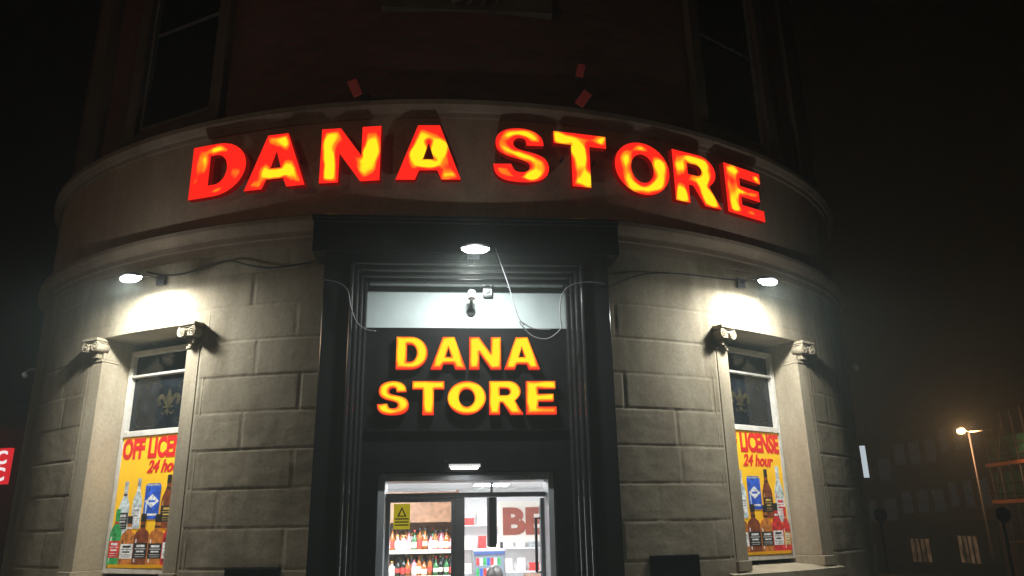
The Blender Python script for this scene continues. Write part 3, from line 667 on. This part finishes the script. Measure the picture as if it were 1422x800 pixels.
x=MB(); x.box(xl,xr,.432,.438,zb,zt); x.build('notice_sheet','warn',t)
x=MB(); mx_=(xl+xr)/2; hh=zt-zb; x.prism([(mx_-.04,zt-.5*hh),(mx_+.04,zt-.5*hh),(mx_,zt-.12*hh)],.4295,.4315,0)
for k in range(3): x.box(xl+.012,xr-.012,.4295,.4315,zb+.03+k*.025,zb+.04+k*.025)
x.build('printed_triangle','pblack',t)
x=MB(); x.prism([(mx_-.022,zt-.46*hh),(mx_+.022,zt-.46*hh),(mx_,zt-.22*hh)],.4275,.4290,0); x.build('triangle_centre','warn',t)
xs,zt=plane(698,705,6.0); xe,zb=plane(758,742,6.0)
t=thing('beer_sign','cream board with large dark red letters on the shop back shelving','sign',((xs+.6),6.0,zb))
M['cream']=simple('cream_board',(.90,.88,.80),.6,var=.03); M['maroon']=simple('maroon_letter',(.34,.06,.03),.5)
x=MB(); x.box(xs-.06,xs+1.3,6.0,6.04,zb-.10,zt+.10); x.build('sign_board','cream',t)
g=fit(T_BE,xs,xe,zb,zt,5.985); x=MB(); x.add(*g); x.build('lettering',['maroon','maroon'],t)
for px_ in (xs-.04,xs+1.2): x=MB(); x.box(px_,px_+.04,6.05,6.08,0,zt); x.build('post','darkalu',t)
xs,zt=plane(679,686,1.7); xe,zb=plane(691,760,1.7)
t=thing('hanging_screen','thin black screen hanging from the shop ceiling, seen edge on','screen',((xs+xe)/2,1.7,zt))
x=MB(); x.box(xs,xe-.01,1.7,2.1,zb,zt); x.build('screen_body','blackpaint',t,bevel=.01)
x=MB(); x.box(xe-.009,xe-.002,1.73,2.07,zb+.03,zt-.03); x.build('screen_glass','dglass',t)
x=MB(); x.tube([((xs+xe)/2,1.9,zt),((xs+xe)/2,1.9,2.36)],.015,8); x.build('ceiling_pole','darkalu',t)
xs,zt=plane(657,764,4.2); xe,_=plane(702,764,4.2)
t=thing('drinks_cooler','dark drinks cooler with lit shelves of cans inside the shop','cooler',((xs+xe)/2,4.4,0))
M['blue']=simple('cooler_blue',(.05,.09,.25),.4); M['cool']=emis('cooler_light',(.55,.68,.85),.8)
x=MB(); x.box(xs,xe,4.2,4.8,0,zt); x.build('cabinet','alu',t,bevel=.01)
x=MB(); x.box(xs+.01,xe-.01,4.18,4.199,zt-.06,zt-.02); x.build('header_panel','blue',t)
x=MB(); x.box(xs+.03,xe-.03,4.185,4.199,.2,zt-.08); x.build('lit_window','cool',t)
for k in range(5):
    x=MB()
    for j in range(7): x.box(xs+.04+j*.047,xs+.078+j*.047,4.165,4.184,zt-.19-k*.13,zt-.10-k*.13,(j*3+k*2)%4)
    x.build('can_row',['predl','pblue','pgreen','pwhite'],t)
t=thing('wall_shelving','white shelving with small packets along the shop back wall','shelf unit',(1.1,8.1,0))
x=MB(); x.box(-.8,2.2,8.35,8.39,0,2.0).box(-.83,-.8,8.0,8.35,0,2.0); x.build('back_panel','int',t)
for z in (.5,.9,1.3,1.7): x=MB(); x.box(-.8,2.2,8.0,8.35,z-.02,z); x.build('shelf','plastic',t)
for z in (.9,1.3,1.7):
    for i in range(12):
        o=MB(); w=random.uniform(.07,.1); h=random.uniform(.12,.22); o.prism([(-w,0),(w,0),(w*.9,h*.5),(w,h),(-w,h),(-w*.9,h*.5)],-.03,.03)
        ob=o.build('packet',random.choice(['pgrey','predl','labw','cream','labw']),None,bevel=.008); ob.location=(-.65+i*.235,8.15,z+.001)
        tag(ob,'packet %s from left on the %s rear shelf'%(ordn[i],{.9:'lower',1.3:'middle',1.7:'top'}[z]),'packet','packets on the rear shelving')
t=thing('shop_counter','pale counter at the right inside the shop','counter',(1.6,3,0))
x=MB(); x.box(1.0,1.06,1.6,5,0,1.0).box(1.06,2.1,1.6,1.66,0,1.0); x.build('counter_front','int',t)
x=MB(); x.box(.95,1.5,1.55,5,1.001,1.04); x.build('counter_top','wood',t,bevel=.006)

# ---------------------------------------------------------------- person seated on a stool
hx,hz=plane(687,786,2.1); dz=hz-1.30
st=thing('stool','low round stool under the seated person inside the shop','stool',(hx,2.1,0))
x=MB(); x.lathe([(.001,.40+dz),(.17,.40+dz),(.18,.43+dz),(.16,.46+dz),(.001,.465+dz)],18,0,Matrix.Translation((hx,2.1,0))); x.build('seat','blackpaint',st)
for a in range(4):
    c_,s_=math.cos(a*1.571+.78),math.sin(a*1.571+.78); x=MB(); x.tube([(hx+.1*c_,2.1+.1*s_,.41+dz),(hx+.17*c_,2.1+.17*s_,.02)],.013,8); x.build('leg','alu',st)
pe=thing('person','dark haired person in dark jacket seated inside the doorway, only head top showing','person',(hx,2.1,0))
M['skin']=simple('skin',(.45,.27,.19),.5); M['hair']=simple('dark_hair',(.02,.015,.012),.5,bump=.6); M['jacket']=simple('navy_jacket',(.03,.035,.05),.8); M['jeans']=simple('dark_jeans',(.05,.06,.09),.8)
def skin(name,J,E,mat,root=0):
    me=bpy.data.meshes.new(name); me.from_pydata([(hx+p[0],2.1+p[1],p[2]+dz) for p,_ in J],E,[]); o=bpy.data.objects.new(name,me); COL.objects.link(o)
    me.materials.append(M[mat])
    o.modifiers.new('skin','SKIN')
    o.parent=pe; o.matrix_parent_inverse=W[pe.name].inverted()
    lay=me.skin_vertices[0].data if me.skin_vertices else None
    if lay:
        for i,(p,r_) in enumerate(J): lay[i].radius=(r_,r_)
        lay[root].use_root=True
    o.modifiers.new('sub','SUBSURF').levels=1; o.modifiers['sub'].render_levels=2
    return o
J=[((0,0,.56),.13),((0,-.01,.75),.12),((0,0,.95),.13),((0,.01,1.04),.07),((0,.02,1.10),.055),((0,.03,1.16),.085),((0,.03,1.23),.075),
 ((.17,0,.97),.055),((.25,.05,.75),.042),((.18,.28,.66),.032),((.15,.36,.65),.03),((-.17,0,.97),.055),((-.25,.05,.75),.042),((-.18,.28,.66),.032),((-.15,.36,.65),.03),
 ((.1,.03,.53),.09),((.14,.45,.50),.065),((.14,.46,.10),.04),((.14,.58,.05),.035),((-.1,.03,.53),.09),((-.14,.45,.50),.065),((-.14,.46,.10),.04),((-.14,.58,.05),.035)]
E=[(0,1),(1,2),(2,3),(3,4),(4,5),(5,6),(2,7),(7,8),(8,9),(9,10),(2,11),(11,12),(12,13),(13,14),(0,15),(15,16),(16,17),(17,18),(0,19),(19,20),(20,21),(21,22)]
for s_,b_ in ((1,10),(-1,14)):
    bx,by,bz=J[b_][0]
    for q,(ox,ln) in enumerate(((-.03,.07),(-.01,.08),(.01,.075),(.03,.06))):
        i0=len(J); J.append(((bx+ox,by+.05,bz+.005),.009)); J.append(((bx+ox,by+.05+ln*.6,bz-.005),.008)); J.append(((bx+ox,by+.05+ln,bz-.03),.007)); E+= [(b_,i0),(i0,i0+1),(i0+1,i0+2)]
    i0=len(J); J.append(((bx-s_*.045,by+.03,bz),.010)); J.append(((bx-s_*.055,by+.065,bz-.01),.008)); E+=[(b_,i0),(i0,i0+1)]
skin('body',J,E,'skin')
J2=[((0,0,.56),.145),((0,-.01,.75),.135),((0,0,.95),.14),((.17,0,.97),.07),((.25,.05,.75),.055),((.18,.27,.66),.045),((-.17,0,.97),.07),((-.25,.05,.75),.055),((-.18,.27,.66),.045)]
skin('jacket',J2,[(0,1),(1,2),(2,3),(3,4),(4,5),(2,6),(6,7),(7,8)],'jacket')
J3=[((0,0,.54),.14),((.1,.03,.53),.1),((.14,.45,.50),.078),((.14,.46,.13),.055),((-.1,.03,.53),.1),((-.14,.45,.50),.078),((-.14,.46,.13),.055)]
skin('trousers',J3,[(0,1),(1,2),(2,3),(0,4),(4,5),(5,6)],'jeans')
x=MB(); vs=[];fs=[]
for i in range(9):
    th=i/8*1.9
    for k in range(20):
        ph=k/20*2*math.pi; rr=1+.05*noise.noise(Vector((math.cos(ph)*3,math.sin(ph)*3,i)))
        vs.append((hx+.095*rr*math.sin(th)*math.cos(ph),2.1+.02+.11*rr*math.sin(th)*math.sin(ph),1.19+dz+.115*math.cos(th)))
for i in range(8):
    for k in range(20): fs.append((i*20+k,i*20+(k+1)%20,(i+1)*20+(k+1)%20,(i+1)*20+k))
x.add(vs,fs,0,None,True); x.build('hair','hair',pe)

# ---------------------------------------------------------------- street beyond
M['litwin']=emis('warm_shop_light',(1,.6,.3),.06,False,.8,1.6); M['dimwin']=simple('dim_window',(.03,.035,.04),.1,em=(.3,.35,.4),es=.02)
M['render']=simple('grey_render',(.22,.19,.16),.8,var=.2,scale=2); M['net']=simple('green_scaffold_net',(.025,.15,.09),.8,var=.7,scale=3); M['steel']=simple('scaffold_steel',(.30,.28,.25),.5,.6)
def house(px0,px1,F0,F1,h,label,mat,bays,lit,roofh=1.6,depth=8,storeys=3):
    a=at(px0,770,F0); b=at(px1,770,F1); a.z=b.z=0; d=(b-a); w=d.length; ang=math.atan2(d.y,d.x)
    g=min(gz(a.x,a.y),gz(b.x,b.y))-.16
    T=Matrix.Translation((a.x,a.y,g))@Matrix.Rotation(ang,4,'Z')
    t=thing('terraced_house',label,'house',T)
    x=MB(); x.box(0,w,0,depth,0,h); x.build('wall',mat,t,False)
    x=MB(); x.add([(-.2,-.25,h),(w+.2,-.25,h),(w+.2,depth+.2,h),(-.2,depth+.2,h),(-.2,depth/2,h+roofh),(w+.2,depth/2,h+roofh)],[(0,1,5,4),(2,3,4,5),(0,4,3),(1,2,5),(0,3,2,1)]); rf=x.build('roof','slate',t,False)
    x=MB(); x.box(.3,1.1,depth/2-.4,depth/2+.4,h+roofh*.5,h+roofh+.9)
    for k in (0,1): x.lathe([(.12,0),(.1,.4)],10,0,Matrix.Translation((.5+.35*k,depth/2,h+roofh+.9)))
    x.build('chimney',mat,rf,False)
    sh_=h/storeys
    for s_ in range(1,storeys):
        for i in range(bays):
            cx=w*(i+.5)/bays; z=sh_*s_+.6
            x=MB(); x.box(cx-.5,cx-.45,-.04,.1,z,z+1.5).box(cx+.45,cx+.5,-.04,.1,z,z+1.5).box(cx-.45,cx+.45,-.04,.1,z,z+.05).box(cx-.45,cx+.45,-.04,.1,z+1.45,z+1.5).box(cx-.45,cx+.45,-.04,.1,z+.72,z+.76)
            wi=x.build('window','trim',t,False)
            x=MB(); x.box(cx-.45,cx+.45,-.02,-.005,z+.05,z+1.45); x.build('pane','dimwin',wi,False)
            x=MB(); x.box(cx-.6,cx+.6,-.12,.05,z-.1,z-.002); x.build('sill','trim',wi,False)
    x=MB(); x.box(.2,w-.2,-.12,.0,sh_-.6,sh_-.1); x.build('shop_fascia','blackpaint',t,False)
    x=MB(); x.box(.3,.4,-.08,-.002,0,sh_-.6).box(w-.4,w-.3,-.08,-.002,0,sh_-.6).box(.4,w-.4,-.08,-.002,0,.7).box(w*.5,w*.5+.1,-.08,-.002,.7,sh_-.6).box(.4,w*.5,-.08,-.002,sh_-1.0,sh_-.6)
    for k in range(1,4): x.box(.4+(w*.5-.4)*k/4-.04,.4+(w*.5-.4)*k/4+.04,-.08,-.002,.7,sh_-1.0)
    sf=x.build('shopfront','blackpaint',t,False)
    x=MB(); x.box(.4,w*.5,-.04,-.01,.7,sh_-1.0); x.build('shop_window','litwin' if lit else 'dimwin',sf,False)
    x=MB(); x.box(w*.5+.1,w-.4,-.05,-.012,.7,sh_-.7); x.build('door','darkalu',sf,False)
    return t,T,w
house(1180,1262,60,56,8.6,'plain dark terraced house nearest the curved building on the far street','brick2',3,False)
house(1262,1330,54,50,9.4,'dark rendered terraced house with one lit shop window, left of the street lamp','render',3,True)
house(1330,1398,48,43,9.6,'tall brick terraced house directly behind the street lamp','brick2',3,True)
t3,T3,w3=house(1438,1580,40,33,7.0,'scaffolded brick building at the right edge of the street','brick2',4,False)
t=thing('scaffolding','steel scaffolding with green netting and orange boards at the right edge','scaffolding',T3@Matrix.Translation((0,-1.2,0)))
for i in range(9):
    for yy in (-.2,-1.3):
        x=MB(); x.tube([(i*w3/8-.1,yy,0),(i*w3/8-.1,yy,8.0)],.035,6,0,T3); x.build('standard','steel',t)
x=MB(); x.tube([(-.1,-1.34,3.4),(w3/4,-1.34,7.6)],.03,6,0,T3); x.build('brace','steel',t)
M['oboard']=simple('orange_board',(.45,.13,.04),.7,em=(.9,.25,.06),es=.05)  # faint orange emission stands in for light on the boards
for k in range(1,4):
    for zz in (.5,1.0): x=MB(); x.tube([(-.6,-1.32,k*1.8+zz),(w3+.5,-1.32,k*1.8+zz)],.025,6,0,T3); x.build('guard_rail','steel',t)
    x=MB(); x.box(-.4,w3+.3,-1.28,-.2,k*1.8-.05,k*1.8,0,T3); x.build('board_deck','wood',t)
for z0,z1 in ((3.9,5.1),(5.7,6.8)): x=MB(); x.box(-.05,w3,-1.24,-1.22,z0,z1,0,T3); x.build('debris_net','net',t)
for z0 in (5.4,3.6): x=MB(); x.box(-.3,w3,-1.42,-1.405,z0,z0+.17,0,T3); x.build('toe_board','oboard',t)
l=at(1345,600,36); top=l.z
g=gz(l.x,l.y)-.16
base=Vector((l.x,l.y,g))
t=thing('street_lamp','tall street lamp with glowing orange head on the right hand street','street lamp',base)
x=MB(); x.tube([(base.x,base.y,g),(base.x,base.y,g+1.2),(base.x,base.y,g+1.25),(base.x,base.y,top)],[.1,.1,.06,.045],10); x.build('pole','darkalu',t)
hd=at(1334,596,36); ra=at(1376,597,36)
x=MB(); x.tube([(base.x,base.y,top),(hd.x,hd.y,hd.z+.06)],.03,8).tube([(base.x,base.y,top),(ra.x,ra.y,ra.z)],.035,8); x.build('arm','plastic',t)
x=MB(); x.lathe([(.001,.14),(.12,.12),(.18,.04),(.18,-.0)],16,0,Matrix.Translation(hd)); x.build('lamp_head','darkalu',t)
x=MB(); x.lathe([(.17,-.0),(.19,-.10),(.14,-.2),(.001,-.24)],16,0,Matrix.Translation(hd)); x.build('lamp_glass','lamp',t)
def bulb(loc,e,col,par):
    ld=bpy.data.lights.new('bulb','POINT'); ld.energy=e; ld.color=col; ld.shadow_soft_size=.1
    o=bpy.data.objects.new('bulb',ld); COL.objects.link(o); o.parent=par; o.matrix_parent_inverse=W[par.name].inverted(); o.location=loc
bulb(hd+Vector((-.1,-.25,-.1)),520,(1,.5,.22),t)
# added street lamp, unseen behind the viewer, put in to brighten the upper storey
fill_lamp=Vector((-12.5,-15.5,-.3)); t=thing('street_lamp','added street lamp out of view across the road, lighting the upper storey','street lamp',fill_lamp)
x=MB(); x.tube([(fill_lamp.x,fill_lamp.y,fill_lamp.z),(fill_lamp.x,fill_lamp.y,fill_lamp.z+1.2),(fill_lamp.x,fill_lamp.y,fill_lamp.z+1.25),(fill_lamp.x,fill_lamp.y,7.6)],[.1,.1,.06,.045],10); x.build('pole','darkalu',t)
x=MB(); x.tube([(fill_lamp.x,fill_lamp.y,7.55),(fill_lamp.x,fill_lamp.y+1.0,7.75)],.03,8); x.build('arm','steel',t)
Th=Matrix.Translation((fill_lamp.x,fill_lamp.y+1.1,7.7))
x=MB(); x.lathe([(.001,.14),(.12,.12),(.18,.04),(.18,-.0)],16,0,Th); x.build('lamp_head','darkalu',t)
x=MB(); x.lathe([(.17,-.0),(.19,-.10),(.14,-.2),(.001,-.24)],16,0,Th); x.build('lamp_glass','lamp',t)
bulb(Vector((fill_lamp.x,fill_lamp.y+1.1,7.34)),400,(1,.68,.45),t)
for px,F,lb in ((1222,26,'thin grey sign post just right of the curved building'),(1392,22,'thin dark post at the bottom right of the street')):
    p=at(px,720,F); g=gz(p.x,p.y)-.16; t=thing('sign_post',lb,'post',(p.x,p.y,g))
    x=MB(); x.tube([(p.x,p.y,g),(p.x,p.y,p.z+.3)],.04,8); x.build('post','darkalu',t)
    x=MB(); x.lathe([(.001,.012),(.22,.012),(.22,-.012),(.001,-.012)],20,0,Matrix.Translation((p.x,p.y-.06,p.z+.1))@Matrix.Rotation(90*D2R,4,'X')); x.build('sign_plate','darkalu',t)
tl,Tl,wl_=house(-330,-42,26,22,5.5,'dark neighbouring building at the far left edge carrying a red sign','brick2',4,False,storeys=2)
M['rsign']=emis('red_lightbox',(.85,.02,.03),.8); M['wsign']=emis('white_lightbox_letter',(1,.9,.9),1.0)
c0=at(15,622,20.6); c1=at(15,672,20.6); cc=at(-60,645,21.0)
d=(Vector((c0.x,c0.y,0))-Vector((cc.x,cc.y,0))); ang=math.atan2(d.y,d.x); T=Matrix.Translation((c0.x,c0.y,0))@Matrix.Rotation(ang,4,'Z')
t=thing('red_sign','red lit sign with white letters at the far left edge','sign',T)
x=MB(); x.box(-1.6,0,0,.12,c1.z,c0.z,0,T); x.build('sign_box','rsign',t)
hh=c0.z-c1.z
x=MB(); g=fit(T_C,-.40,-.05,c1.z+hh*.55,c1.z+hh*.93,-.02); x.add(*g,T); g=fit(T_IC,-.52,-.04,c1.z+hh*.08,c1.z+hh*.46,-.02); x.add(*g,T); x.build('lettering',['wsign','wsign'],t)

# ---------------------------------------------------------------- world (night sky, thin drizzle mist), camera
w=bpy.data.worlds.new('World'); S.world=w; w.use_nodes=True; nt=w.node_tree; bg=nt.nodes['Background']
bg.inputs['Color'].default_value=(.0025,.0040,.0036,1); bg.inputs['Strength'].default_value=1.0
vsn=nt.nodes.new('ShaderNodeVolumeScatter'); vsn.inputs['Density'].default_value=.006; vsn.inputs['Anisotropy'].default_value=.3; vsn.inputs['Color'].default_value=(.84,1,.94,1)
nt.links.new(vsn.outputs[0],nt.nodes['World Output'].inputs['Volume'])
try: w.cycles.homogeneous_volume=True; w.cycles.sampling_method='NONE'
except Exception as ex: print('no homog',ex)
cd=bpy.data.cameras.new('camera'); co=bpy.data.objects.new('camera',cd); COL.objects.link(co); S.camera=co
cd.sensor_width=36; cd.lens=FP/1422*36; cd.clip_end=1000; cd.clip_start=.05
co.matrix_world=Matrix.Translation(CAM)@MC.to_4x4()
S.view_settings.view_transform='Standard'; S.view_settings.look='None'; S.view_settings.exposure=0
